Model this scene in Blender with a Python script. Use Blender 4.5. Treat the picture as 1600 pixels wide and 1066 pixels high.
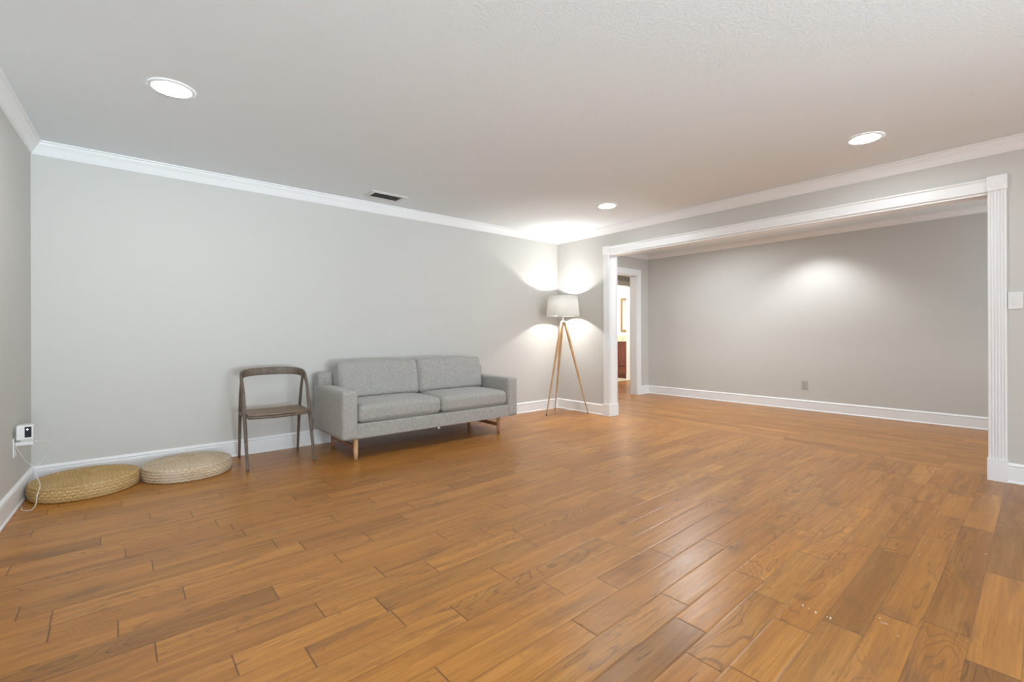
import bpy, bmesh, math, random
from mathutils import Vector, Matrix, noise as mnoise
random.seed(7)
PI = math.pi
for o in list(bpy.data.objects): bpy.data.objects.remove(o)
S = bpy.context.scene
COL = S.collection

# ------------------------------------------------------------------ camera
EYE = 1.068; FPX = 729.06; YAW = .7011; HORIZON = 521.44; ROLL = .0031
cd = bpy.data.cameras.new('camera'); cam = bpy.data.objects.new('camera', cd); COL.objects.link(cam)
cd.sensor_width = 36; cd.lens = FPX/1600*36; cd.shift_y = (HORIZON-533)/1600; cd.clip_start = .02
fw = Vector((math.sin(YAW), math.cos(YAW), 0)); rt = Vector((math.cos(YAW), -math.sin(YAW), 0)); up = Vector((0, 0, 1))
m3 = Matrix((rt, up, -fw)).transposed()
cam.matrix_world = Matrix.Translation((0, 0, EYE)) @ m3.to_4x4() @ Matrix.Rotation(-ROLL, 4, 'Z')
S.camera = cam

# ------------------------------------------------------------------ world, exposure, daylight
S.view_settings.view_transform = 'Standard'; S.view_settings.look = 'None'
S.view_settings.exposure = 0.33; S.view_settings.gamma = 1; S.view_settings.use_curve_mapping = False
w = bpy.data.worlds.new('world'); S.world = w; w.use_nodes = True
bg = w.node_tree.nodes['Background']; bg.inputs[0].default_value = (.86, .93, 1, 1); bg.inputs[1].default_value = 1.0

H = 2.44; YB = 4.698; XR = 4.827; XF = 7.22; YF = 4.79; YR = -4.6; YFR = -1.0
XL = lambda y: -.663+.0413*y

def area(name, loc, rot, sx, sy, power, color=(1, 1, 1), spread=PI):
    l = bpy.data.lights.new(name, 'AREA'); l.shape = 'RECTANGLE'; l.size = sx; l.size_y = sy
    l.energy = power; l.color = color; l.spread = spread
    o = bpy.data.objects.new(name, l); COL.objects.link(o); o.location = loc; o.rotation_euler = rot
    return o
# daylight entering by the patio door and the windows behind the photographer; plus an added low lamp, aimed up to brighten the ceiling
DAY = (.84, .91, 1); FILL_TINT = (.685, .88, 1)
area('daylight_patio_door', (1.3, YR-.22, 1.10), (PI/2, 0, math.radians(5)), 3.1, 2.0, 112, DAY)
area('added_ceiling_fill', (1.3, YR-.75, .02), (math.radians(120), 0, math.radians(7)), 3.0, 1.3, 205, FILL_TINT, math.radians(72))
area('daylight_far_room_window', (6.1, YFR-.22, 1.35), (PI/2, 0, 0), 1.5, 1.3, 27, (.78, .90, 1))

# ------------------------------------------------------------------ helpers
def link(name, me, parent=None):
    o = bpy.data.objects.new(name, me); COL.objects.link(o)
    if parent: o.parent = parent
    return o
def tag(o, label=None, cat=None, group=None, kind=None):
    if label: o['label'] = label
    if cat: o['category'] = cat
    if group: o['group'] = group
    if kind: o['kind'] = kind
    return o
def empty(name, loc=(0, 0, 0), rz=0):
    o = bpy.data.objects.new(name, None); COL.objects.link(o); o.location = loc; o.rotation_euler = (0, 0, rz)
    o.empty_display_size = .1
    return o

class MB:
    def __init__(s): s.v = []; s.f = []; s.sm = []
    def add(s, vs, fs, smooth=False):
        n = len(s.v); s.v += [tuple(p) for p in vs]; s.f += [tuple(i+n for i in f) for f in fs]; s.sm += [smooth]*len(fs); return s
    def box(s, a, b):
        x0, y0, z0 = a; x1, y1, z1 = b
        vs = [(x, y, z) for z in (z0, z1) for y in (y0, y1) for x in (x0, x1)]
        return s.add(vs, [(0, 2, 3, 1), (4, 5, 7, 6), (0, 1, 5, 4), (2, 6, 7, 3), (0, 4, 6, 2), (1, 3, 7, 5)])
    def prism(s, poly, z0, z1):
        n = len(poly)
        vs = [(x, y, z0) for x, y in poly]+[(x, y, z1) for x, y in poly]
        fs = [tuple(reversed(range(n))), tuple(range(n, 2*n))]+[(i, (i+1) % n, n+(i+1) % n, n+i) for i in range(n)]
        return s.add(vs, fs)
    def sweep(s, rings, closed=False, smooth=True, cap=True):
        n = len(rings[0]); vs = [p for r in rings for p in r]; fs = []
        m = len(rings)
        for i in range(m if closed else m-1):
            j = (i+1) % m
            for k in range(n):
                l = (k+1) % n
                fs.append((i*n+k, i*n+l, j*n+l, j*n+k))
        if cap and not closed: fs += [tuple(reversed(range(n))), tuple(range((m-1)*n, m*n))]
        return s.add(vs, fs, smooth)
    def tube(s, pts, rad, n=12, closed=False, cap=True, upv=(0, 0, 1)):
        pts = [Vector(p) for p in pts]; m = len(pts); rings = []
        if not hasattr(rad, '__len__'): rad = [rad]*m
        nrm = None
        for i, p in enumerate(pts):
            t = (pts[min(i+1, m-1)]-pts[max(i-1, 0)]) if not closed else (pts[(i+1) % m]-pts[i-1])
            t.normalize()
            if nrm is None:
                nrm = Vector(upv).cross(t)
                if nrm.length < .1: nrm = Vector((1, 0, 0)).cross(t)
            nrm = (nrm-t*nrm.dot(t)).normalized(); b = t.cross(nrm)
            r = rad[i]; ra, rb = (r if hasattr(r, '__len__') else (r, r))
            rings.append([p+nrm*math.cos(2*PI*k/n)*ra+b*math.sin(2*PI*k/n)*rb for k in range(n)])
        return s.sweep(rings, closed, True, cap)
    def lathe(s, prof, n=48, c=(0, 0, 0), smooth=True, capb=False, capt=False):
        rings = []
        for k in range(n):
            a = 2*PI*k/n; rings.append([(c[0]+r*math.cos(a), c[1]+r*math.sin(a), c[2]+z) for r, z in prof])
        m = len(prof); vs = [p for r in rings for p in r]; fs = []
        for k in range(n):
            l = (k+1) % n
            for i in range(m-1): fs.append((k*m+i, l*m+i, l*m+i+1, k*m+i+1))
        if capb: fs.append(tuple(k*m for k in reversed(range(n))))
        if capt: fs.append(tuple(k*m+m-1 for k in range(n)))
        return s.add(vs, fs, smooth)
    def build(s, name, mat, parent=None, bevel=0, seg=2, sub=0, recalc=True):
        me = bpy.data.meshes.new(name); me.from_pydata(s.v, [], s.f); me.update()
        me.polygons.foreach_set('use_smooth', s.sm)
        if recalc:
            bm = bmesh.new(); bm.from_mesh(me); bmesh.ops.recalc_face_normals(bm, faces=bm.faces[:]); bm.to_mesh(me); bm.free()
        for m_ in (mat if isinstance(mat, (list, tuple)) else [mat]): me.materials.append(m_)
        o = link(name, me, parent)
        if bevel:
            b = o.modifiers.new('bevel', 'BEVEL'); b.width = bevel; b.segments = seg; b.limit_method = 'ANGLE'; b.angle_limit = math.radians(40); b.harden_normals = False
            me.polygons.foreach_set('use_smooth', [True]*len(me.polygons))
            try:
                wn = o.modifiers.new('wn', 'WEIGHTED_NORMAL'); wn.keep_sharp = True
            except Exception: pass
        if sub:
            d = o.modifiers.new('sub', 'SUBSURF'); d.levels = sub; d.render_levels = sub
        return o

def catmull(pts, k=6):
    out = []; P = [Vector(p) for p in pts]
    for i in range(len(P)-1):
        a = P[max(i-1, 0)]; b = P[i]; c = P[i+1]; d = P[min(i+2, len(P)-1)]
        for j in range(k):
            t = j/k
            out.append(.5*((2*b)+(c-a)*t+(2*a-5*b+4*c-d)*t*t+(3*b-a-3*c+d)*t**3))
    out.append(P[-1]); return out

def cushion(a, b, rnd=.04, puff=(0, 0, .03), n=22, wob=.004, seed=0):
    """soft box between corners a and b, rounded by rnd, faces swollen by puff on each axis"""
    c = [(a[i]+b[i])/2 for i in range(3)]; h = [(b[i]-a[i])/2 for i in range(3)]
    bm = bmesh.new(); bmesh.ops.create_cube(bm, size=2); bmesh.ops.subdivide_edges(bm, edges=bm.edges[:], cuts=n, use_grid_fill=True)
    for v in bm.verts:
        u = [math.copysign(abs(t)**.85, t) for t in v.co]
        p = [u[i]*h[i] for i in range(3)]
        q = [max(-(h[i]-rnd), min(h[i]-rnd, p[i])) for i in range(3)]
        d = Vector([p[i]-q[i] for i in range(3)])
        if d.length > 1e-9: d = d.normalized()*rnd*min(1, max(abs(p[i]-q[i]) for i in range(3))/rnd)
        p = [q[i]+d[i] for i in range(3)]
        w_ = [(1-min(1, abs(u[i]))**2.4) for i in range(3)]
        for i in range(3):
            j, k = (i+1) % 3, (i+2) % 3
            p[i] += puff[i]*u[i]*(w_[j]*w_[k])**.6
        nz = mnoise.noise(Vector((p[0]*5+seed*7.3, p[1]*5, p[2]*5)))*wob+mnoise.noise(Vector((p[0]*14+seed*3.1, p[1]*14, p[2]*14)))*wob*.35
        dd = Vector(p); dn = dd.normalized() if dd.length > 0 else dd
        v.co = Vector([c[i]+p[i] for i in range(3)])+dn*nz
    vs = [tuple(v.co) for v in bm.verts]; fs = [tuple(v.index for v in f.verts) for f in bm.faces]; bm.free()
    m = MB(); m.add(vs, fs, True); return m

# ------------------------------------------------------------------ materials
class NT:
    def __init__(s, name):
        s.m = bpy.data.materials.new(name); s.m.use_nodes = True; s.t = s.m.node_tree; s.b = s.t.nodes['Principled BSDF']
        s.out = s.t.nodes['Material Output']
    def n(s, typ, **kw):
        x = s.t.nodes.new(typ)
        for k, v in kw.items():
            if k in x.inputs: x.inputs[k].default_value = v
            else: setattr(x, k, v)
        return x
    def l(s, a, b): s.t.links.new(a, b)
    def math(s, op, a, b=None, c=None):
        x = s.t.nodes.new('ShaderNodeMath'); x.operation = op
        for i, v in enumerate((a, b, c)):
            if v is None: continue
            if isinstance(v, (int, float)): x.inputs[i].default_value = v
            else: s.l(v, x.inputs[i])
        return x.outputs[0]
    def mix(s, f, a, b, mode='MIX'):
        x = s.t.nodes.new('ShaderNodeMix'); x.data_type = 'RGBA'; x.blend_type = mode
        for sock, v in ((x.inputs[0], f), (x.inputs[6], a), (x.inputs[7], b)):
            if isinstance(v, (int, float)): sock.default_value = v
            elif isinstance(v, tuple): sock.default_value = v if len(v) == 4 else (*v, 1)
            else: s.l(v, sock)
        return x.outputs[2]
    def ramp(s, f, stops, interp='LINEAR'):
        x = s.t.nodes.new('ShaderNodeValToRGB'); x.color_ramp.interpolation = interp
        e = x.color_ramp.elements
        while len(e) < len(stops): e.new(.5)
        for i, (p, c) in enumerate(stops): e[i].position = p; e[i].color = (c, c, c, 1) if isinstance(c, (int, float)) else (*c, 1)
        s.l(f, x.inputs[0]); return x.outputs[0]
    def noise(s, vec, scale, detail=3, rough=.5, dist=0):
        x = s.n('ShaderNodeTexNoise'); x.inputs['Scale'].default_value = scale; x.inputs['Detail'].default_value = detail
        x.inputs['Roughness'].default_value = rough; x.inputs['Distortion'].default_value = dist
        if vec is not None: s.l(vec, x.inputs['Vector'])
        return x.outputs['Fac']
    def comb(s, x, y, z=0):
        c = s.t.nodes.new('ShaderNodeCombineXYZ')
        for i, v in enumerate((x, y, z)):
            if isinstance(v, (int, float)): c.inputs[i].default_value = v
            else: s.l(v, c.inputs[i])
        return c.outputs[0]
    def sep(s, v):
        c = s.t.nodes.new('ShaderNodeSeparateXYZ'); s.l(v, c.inputs[0]); return c.outputs
    def bump(s, h, strength=.3, dist=.01):
        x = s.n('ShaderNodeBump'); x.inputs['Strength'].default_value = strength; x.inputs['Distance'].default_value = dist
        s.l(h, x.inputs['Height']); s.l(x.outputs[0], s.b.inputs['Normal']); return x
    def obj(s): return s.n('ShaderNodeTexCoord').outputs['Object']
    def set(s, color=None, rough=None, metal=None, spec=None, coat=None):
        if color is not None:
            if isinstance(color, tuple): s.b.inputs['Base Color'].default_value = (*color, 1)
            else: s.l(color, s.b.inputs['Base Color'])
        if rough is not None:
            if isinstance(rough, (int, float)): s.b.inputs['Roughness'].default_value = rough
            else: s.l(rough, s.b.inputs['Roughness'])
        if metal is not None: s.b.inputs['Metallic'].default_value = metal
        if spec is not None: s.b.inputs['Specular IOR Level'].default_value = spec
        if coat is not None: s.b.inputs['Coat Weight'].default_value = coat; s.b.inputs['Coat Roughness'].default_value = .12
        return s.m

def paint(name, color, rough=.6, bscale=180, bstr=.05, spec=.3):
    t = NT(name); o = t.obj(); n = t.noise(o, 1.3, 2)
    c = t.mix(n, tuple(x*.985 for x in color), tuple(min(1, x*1.015) for x in color))
    t.bump(t.noise(o, bscale, 2), bstr, .002); return t.set(c, rough, spec=spec)
M_WALL = paint('wall_paint', (.605, .590, .555), .55)
M_TRIM = paint('trim_paint', (.87, .87, .87), .32, 60, .02, .4)
M_PLASTIC = paint('white_plastic', (.80, .80, .79), .3, 30, .0, .5)
M_PLATE_GREY = paint('grey_outlet_plastic', (.47, .455, .435), .4, 30, .0, .4)
def ceiling_mat():
    t = NT('ceiling_texture'); o = t.obj()
    a = t.ramp(t.noise(o, 75, 3, .55, .6), [(.42, 0), (.62, 1)]); b = t.noise(o, 170, 2)
    h = t.math('ADD', a, t.math('MULTIPLY', b, .4))
    t.bump(h, .22, .003)
    return t.set((.825, .872, .90), .8, spec=.2)
M_CEIL = ceiling_mat()

def wood_floor():
    t = NT('oak_plank_floor')
    uv = t.n('ShaderNodeUVMap'); uv.uv_map = 'plank'
    x, y, _ = t.sep(uv.outputs[0])
    def attr(nm): a = t.n('ShaderNodeAttribute'); a.attribute_name = nm; return a.outputs['Fac']
    r1, r2, L, W, tone = attr('rnd1'), attr('rnd2'), attr('plen'), attr('pwid'), attr('tone')
    ox = t.math('MULTIPLY', r1, 91.0); oy = t.math('MULTIPLY', r2, 57.0)
    px = t.math('ADD', x, ox); py = t.math('ADD', y, oy)
    # cathedral rings: contour lines of a stretched noise
    v1 = t.comb(t.math('MULTIPLY', px, 1.5), t.math('MULTIPLY', py, 7.0), r1)
    n1 = t.noise(v1, 1.0, 2, .45, .25)
    ring = t.math('FRACT', t.math('MULTIPLY', n1, t.math('ADD', t.math('MULTIPLY', r2, 16), 14)))
    ringl = t.ramp(ring, [(0, 1), (.10, .1), (.80, 0), (.97, 1)])
    ringw = t.ramp(t.noise(t.comb(t.math('MULTIPLY', px, 1.2), t.math('MULTIPLY', py, 5), 3.3), 1.0, 2), [(.45, 0), (.62, 1)])
    ringl = t.math('MULTIPLY', ringl, ringw)
    # straight fibres
    fib = t.noise(t.comb(t.math('MULTIPLY', px, 5), t.math('MULTIPLY', py, 170), 1.7), 1.0, 4, .6)
    fib2 = t.noise(t.comb(t.math('MULTIPLY', px, 1.6), t.math('MULTIPLY', py, 30), 5.7), 1.0, 3, .55, .4)
    pore = t.ramp(t.noise(t.comb(t.math('MULTIPLY', px, 22), t.math('MULTIPLY', py, 420), 9.1), 1.0, 2), [(.60, 0), (.72, 1)])
    # broad stains and knots
    st = t.ramp(t.noise(t.comb(t.math('MULTIPLY', px, 2.4), t.math('MULTIPLY', py, 9), 11.0), 1.0, 4, .6, .8), [(.53, 0), (.70, 1)])
    vo = t.n('ShaderNodeTexVoronoi'); vo.feature = 'F1'; vo.inputs['Scale'].default_value = 1.0
    nz = t.noise(t.comb(t.math('MULTIPLY', px, 12), t.math('MULTIPLY', py, 22), 2.2), 1.0, 3)
    kx = t.math('ADD', t.math('MULTIPLY', px, 2.6), t.math('MULTIPLY', nz, .16)); ky = t.math('ADD', t.math('MULTIPLY', py, 5.2), t.math('MULTIPLY', nz, .22))
    t.l(t.comb(kx, ky, 0), vo.inputs['Vector'])
    kgate = t.math('GREATER_THAN', t.sep(vo.outputs['Color'])[0], .45)
    knot = t.math('MULTIPLY', t.ramp(vo.outputs['Distance'], [(.0, 1), (.030, .9), (.06, .3), (.13, .08), (.2, 0)]), kgate)
    fl = t.ramp(t.noise(t.comb(t.math('MULTIPLY', px, 5.5), t.math('MULTIPLY', py, 60), 21.0), 1.0, 3, .65, .6), [(.63, 0), (.70, 1)])
    fg = t.ramp(t.noise(t.comb(t.math('MULTIPLY', px, .9), t.math('MULTIPLY', py, 4), 31.0), 1.0, 2), [(.44, 0), (.58, 1)])
    fleck = t.math('MULTIPLY', fl, fg)
    # colour
    base = t.ramp(r1, [(0, (.470, .182, .026)), (.35, (.525, .210, .032)), (.7, (.565, .236, .038)), (1, (.60, .264, .048))])
    c = t.mix(t.math('MULTIPLY', t.ramp(fib2, [(.38, 0), (.66, 1)]), .38), base, (.25, .092, .024))
    c = t.mix(t.math('MULTIPLY', t.ramp(fib2, [(.30, 1), (.46, 0)]), .28), c, (.62, .33, .11))
    c = t.mix(t.math('MULTIPLY', t.ramp(fib, [(.38, 1), (.60, 0)]), .32), c, (.22, .085, .024))
    c = t.mix(t.math('MULTIPLY', ringl, .62), c, (.15, .062, .024))
    c = t.mix(t.math('MULTIPLY', pore, .22), c, (.13, .055, .022))
    c = t.mix(t.math('MULTIPLY', fleck, .70), c, (.11, .042, .015))
    c = t.mix(t.math('MULTIPLY', st, .42), c, (.155, .072, .035))
    c = t.mix(t.math('MULTIPLY', knot, .85), c, (.05, .026, .014))
    tn = t.n('ShaderNodeMix'); tn.data_type = 'RGBA'; tn.blend_type = 'MULTIPLY'; tn.inputs[0].default_value = 1
    t.l(c, tn.inputs[6]); t.l(t.comb(tone, tone, tone), tn.inputs[7]); c = tn.outputs[2]
    # joints between planks
    ex = t.math('MINIMUM', x, t.math('SUBTRACT', L, x)); ey = t.math('MINIMUM', y, t.math('SUBTRACT', W, y))
    ge = t.ramp(ex, [(0, 1), (.0018, 1), (.0032, 0)]); gl = t.ramp(ey, [(0, 1), (.0009, 1), (.0022, 0)])
    c = t.mix(t.math('MULTIPLY', gl, .34), c, (.085, .036, .016)); c = t.mix(t.math('MULTIPLY', ge, .85), c, (.045, .020, .010))
    hx = t.ramp(ex, [(0, 0), (.006, 1)]); hy = t.ramp(ey, [(0, 0), (.005, 1)])
    scr = t.noise(t.comb(t.math('MULTIPLY', px, 3), t.math('MULTIPLY', py, 26), 8), 1.0, 3)
    h = t.math('ADD', t.math('MULTIPLY', t.math('MULTIPLY', hx, hy), 1.0), t.math('ADD', t.math('MULTIPLY', scr, .9), t.math('MULTIPLY', fib, .12)))
    h = t.math('SUBTRACT', h, t.math('MULTIPLY', knot, .25))
    t.bump(h, .24, .003)
    rr = t.math('ADD', .24, t.math('MULTIPLY', scr, .16))
    return t.set(c, rr, spec=.5)
M_FLOOR = wood_floor()
M_SCUFF = paint('dried_white_paint', (.62, .58, .52), .6, 30, 0)

def fabric(name, dark, light, scale=420):
    t = NT(name); o = t.obj()
    a = t.noise(o, scale, 2, .7); b = t.noise(o, scale*.35, 2); g = t.noise(o, 3, 2)
    f = t.math('ADD', t.math('MULTIPLY', a, .7), t.math('MULTIPLY', b, .3))
    c = t.mix(t.ramp(f, [(.36, 0), (.64, 1)]), dark, light)
    t.bump(f, .5, .002); m = t.set(c, .92, spec=.12)
    t.b.inputs['Sheen Weight'].default_value = .25; t.b.inputs['Sheen Roughness'].default_value = .5
    return m
M_SOFA = fabric('grey_tweed', (.205, .195, .18), (.58, .56, .52), 340)
def woodm(name, c0, c1, sx=(18, 18, 2), rough=.45):
    t = NT(name); o = t.obj(); x, y, z = t.sep(o)
    v = t.comb(t.math('MULTIPLY', x, sx[0]), t.math('MULTIPLY', y, sx[1]), t.math('MULTIPLY', z, sx[2]))
    a = t.noise(v, 2.2, 4, .6, .5); t.bump(a, .1, .001)
    return t.set(t.mix(t.ramp(a, [(.35, 0), (.65, 1)]), c0, c1), rough, spec=.4)
M_OAK = woodm('light_oak', (.50, .29, .14), (.66, .42, .22))
M_BROWN_SHADED = woodm('sofa_brown_shaded_wood', (.30, .13, .055), (.42, .20, .09))
M_CHAIR = woodm('grey_brown_chair_wood', (.120, .088, .066), (.185, .140, .106), (14, 14, 5), .5)
M_SEAT = woodm('chair_seat_wood', (.165, .108, .066), (.25, .165, .10), (5, 20, 14), .42)
M_CHERRY = woodm('dark_cherry_cabinet', (.13, .034, .016), (.21, .062, .026), (14, 14, 2), .4)
M_GOLD = woodm('antique_gold_frame', (.22, .13, .05), (.36, .24, .11), (30, 30, 30), .4)
def rush(name, c0, c1, c2):
    t = NT(name); o = t.obj(); x, y, z = t.sep(o)
    r = t.math('SQRT', t.math('ADD', t.math('MULTIPLY', x, x), t.math('MULTIPLY', y, y)))
    a = t.math('ARCTAN2', y, x)
    v = t.comb(t.math('MULTIPLY', a, 34), t.math('MULTIPLY', r, 160), t.math('MULTIPLY', z, 160))
    ring = t.math('FLOOR', t.math('MULTIPLY', r, 56)); side = t.math('FLOOR', t.math('MULTIPLY', z, 62))
    br = t.math('SINE', t.math('ADD', t.math('MULTIPLY', a, 44), t.math('MULTIPLY', t.math('ADD', ring, side), PI)))
    groove = t.math('ABSOLUTE', t.math('SUBTRACT', t.math('FRACT', t.math('MULTIPLY', r, 56)), .5))
    n = t.math('ADD', t.math('MULTIPLY', t.noise(v, 1.0, 3, .6), .62), t.math('ADD', t.math('MULTIPLY', br, .075), t.math('MULTIPLY', t.math('SUBTRACT', .5, groove), .36)))
    n2 = t.noise(o, 9, 2); n3 = t.noise(o, 260, 2)
    c = t.mix(t.ramp(n, [(.32, 0), (.62, 1)]), c0, c1)
    c = t.mix(t.math('MULTIPLY', t.ramp(n2, [(.4, 0), (.65, 1)]), .4), c, c2)
    t.bump(t.math('ADD', n, t.math('MULTIPLY', n3, .5)), .6, .003)
    return t.set(c, .75, spec=.2)
M_RUSH1 = rush('golden_rush', (.44, .27, .10), (.78, .55, .25), (.66, .46, .26))
M_RUSH2 = rush('pale_rush', (.52, .38, .24), (.86, .70, .50), (.76, .66, .56))
def simple(name, c, rough=.5, metal=0, spec=.5):
    t = NT(name); n = t.noise(t.obj(), 25, 2)
    return t.set(t.mix(n, tuple(x*.95 for x in c), tuple(min(1, x*1.05) for x in c)), rough, metal, spec)
M_BLACK = simple('black_gloss', (.012, .012, .02), .15)
M_DARK = simple('duct_dark', (.035, .034, .032), .8)
M_SLAT = simple('vent_slat', (.30, .30, .29), .5)
M_STEEL = simple('brushed_nickel', (.72, .72, .70), .3, .9)
M_GLIDE = simple('dark_glide', (.03, .03, .03), .5)
M_CORD = simple('clear_white_cord', (.72, .70, .66), .35)
M_MIRROR = simple('mirror_glass', (.86, .90, .86), .03, 1.0)
M_BATHWALL = paint('bathroom_paint', (.86, .86, .86), .6)
M_TILE = simple('cream_marble', (.74, .66, .50), .25)
def granite():
    t = NT('granite'); o = t.obj(); n = t.noise(o, 45, 4, .8)
    return t.set(t.ramp(n, [(.36, (.10, .06, .04)), (.45, (.62, .50, .34)), (.6, (.80, .70, .52))]), .15)
M_GRANITE = granite()
def emis(name, color, s):
    t = NT(name); t.b.inputs['Base Color'].default_value = (.9, .9, .9, 1)
    t.b.inputs['Emission Color'].default_value = (*color, 1); t.b.inputs['Emission Strength'].default_value = s; return t.m
M_LENS = emis('lit_led_lens', (.90, .965, 1), 112)
M_LED = emis('blue_white_indicator', (.75, .82, 1), 3)
def shade_mat():
    t = NT('lamp_shade_linen'); o = t.obj(); x, y, z = t.sep(o)
    n = t.noise(t.comb(t.math('MULTIPLY', x, 300), t.math('MULTIPLY', y, 300), t.math('MULTIPLY', z, 60)), 1.0, 2)
    d = t.n('ShaderNodeBsdfDiffuse'); tr = t.n('ShaderNodeBsdfTranslucent'); mx = t.n('ShaderNodeMixShader'); mx.inputs[0].default_value = .52
    c = t.mix(n, (.86, .85, .82), (.92, .91, .88)); t.l(c, d.inputs[0]); t.l(c, tr.inputs[0])
    t.l(d.outputs[0], mx.inputs[1]); t.l(tr.outputs[0], mx.inputs[2]); t.l(mx.outputs[0], t.out.inputs[0]); return t.m
M_SHADE = shade_mat()
M_BULB = emis('bulb_glass', (1, .95, .86), 25)

# ------------------------------------------------------------------ floor
def unproj(px, py):
    y_ = py+ROLL*(px-800); u = (px-800)/FPX; v = -(y_-HORIZON)/FPX
    d = rt*u+fw+up*v; t_ = -EYE/d.z
    return Vector((0, 0, EYE))+d*t_
PW = .1245; V0 = .21; XBND = 4.95; SL = .021
def rowv(p): return (p.y-SL*(p.x-2)-V0)/PW
J = {}
def crop(x0, y0, s, segs):
    for (a, b, c, d) in segs:
        p = unproj(x0+(a+c)/2/s, y0+(b+d)/2/s); J.setdefault(math.floor(rowv(p)), []).append(p.x)
crop(0, 780, 3.7275, [(65,385,28,445),(500,80,487,115),(705,10,703,40),(200,170,168,215),(585,222,577,268),(868,82,870,120),(1113,78,1118,108),(1252,125,1268,165),(1410,180,1430,222),(727,285,725,340),(885,365,885,415),(118,625,77,710),(310,648,275,737),(1062,510,1072,580),(686,700,678,800),(900,830,905,940),(1345,900,1380,1025)])
crop(400, 820, 4, [(98,383,130,460),(370,495,425,580),(305,765,368,890),(100,100,128,140),(285,125,310,165),(690,65,730,105),(485,185,538,242),(740,268,812,332),(770,485,825,550),(840,550,900,590),(1220,515,1330,612),(1080,250,1150,305),(1480,285,1590,350),(1140,60,1210,108)])
crop(800, 820, 4, [(90,103,190,157),(220,378,350,453),(550,345,685,412),(385,608,543,705),(555,95,680,145),(895,162,1018,213),(945,435,1118,520),(1050,595,1220,685),(1370,890,1530,984),(1465,315,1585,358)])
crop(1200, 850, 4, [(0,345,115,378),(680,430,830,480),(975,490,1080,520),(1350,175,1600,235),(1245,730,1580,860),(180,535,290,560)])
crop(1200, 660, 4, [(640,578,790,610),(480,745,640,790),(200,812,370,865),(610,290,710,305),(265,325,370,345),(130,560,230,582),(820,365,950,385),(905,485,1000,500),(1100,440,1250,465),(1030,570,1200,605),(1275,435,1440,455),(1425,555,1600,580),(1200,650,1390,685),(1000,710,1140,740),(970,370,1110,395),(740,455,890,470),(850,150+690,900,850)])
TONES = [(1070,1002,.62),(188,1021,.70),(1550,1050,.60),(1575,870,.66),(1425,925,.80),(1562,962,.99),(1537,765,.68),(1575,790,.72),(1385,730,.82),(620,945,.80),(70,860,.70),(760,752,.78),(310,775,.86),(1140,845,1.08),(1500,900,1.02),(1230,840,1.12),(1350,870,1.10),(1270,860,1.12),(1450,850,.92),(1380,905,.72),(1500,830,.78),(1340,1000,.86),(900,870,.88),(500,990,1.08),(1000,975,.92),(30,950,.80)]
FV = []; FF = []; FUV = []; FA = {k: [] for k in ('rnd1', 'rnd2', 'plen', 'pwid', 'tone')}
def plank(p00, ex, ey, L, W_, tone):
    n = len(FV); a = Vector((*p00, 0)); ex = Vector((*ex, 0)); ey = Vector((*ey, 0))
    for q in (a, a+ex*L, a+ex*L+ey*W_, a+ey*W_): FV.append(tuple(q))
    FF.append((n, n+1, n+2, n+3)); FUV.extend([(0, 0), (L, 0), (L, W_), (0, W_)])
    FA['rnd1'].append(min(1, max(0, random.gauss(.5, .22)))); FA['rnd2'].append(random.random())
    FA['plen'].append(L); FA['pwid'].append(W_); FA['tone'].append(tone)
tonepts = {}
for px, py, tt in TONES:
    p = unproj(px, py); tonepts.setdefault(math.floor(rowv(p)), []).append((p.x, tt))
r0 = math.floor((YR-.3-V0)/PW)-1; r1_ = math.floor((YB+.25-V0)/PW)+1
rr = random.Random(11)
for r in range(r0, r1_):
    v0 = V0+r*PW; base = v0-SL*2
    ks = sorted(J.get(r, [])); ks2 = []
    for k in ks:
        if not ks2 or k-ks2[-1] > .12: ks2.append(k)
    pts = [-1.2]
    # fill between the known joints
    anchors = ks2+[XBND]
    cur = -1.2
    if anchors[0]-cur > 1.6:
        while anchors[0]-cur > 1.3: cur += rr.uniform(.45, 1.15); pts.append(cur)
        if anchors[0]-cur < .18: pts.pop()
    for a_ in anchors:
        cur = pts[-1]
        while a_-cur > 1.35:
            cur += rr.uniform(.45, 1.15)
            if a_-cur > .2: pts.append(cur)
            else: break
        pts.append(a_)
    for x0, x1 in zip(pts, pts[1:]):
        tone = rr.uniform(.91, 1.06)
        for tx, tt in tonepts.get(r, []):
            if x0 <= tx < x1: tone = tt
        plank((x0, base+SL*x0), (1, SL), (0, 1), x1-x0, PW, tone)
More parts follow.
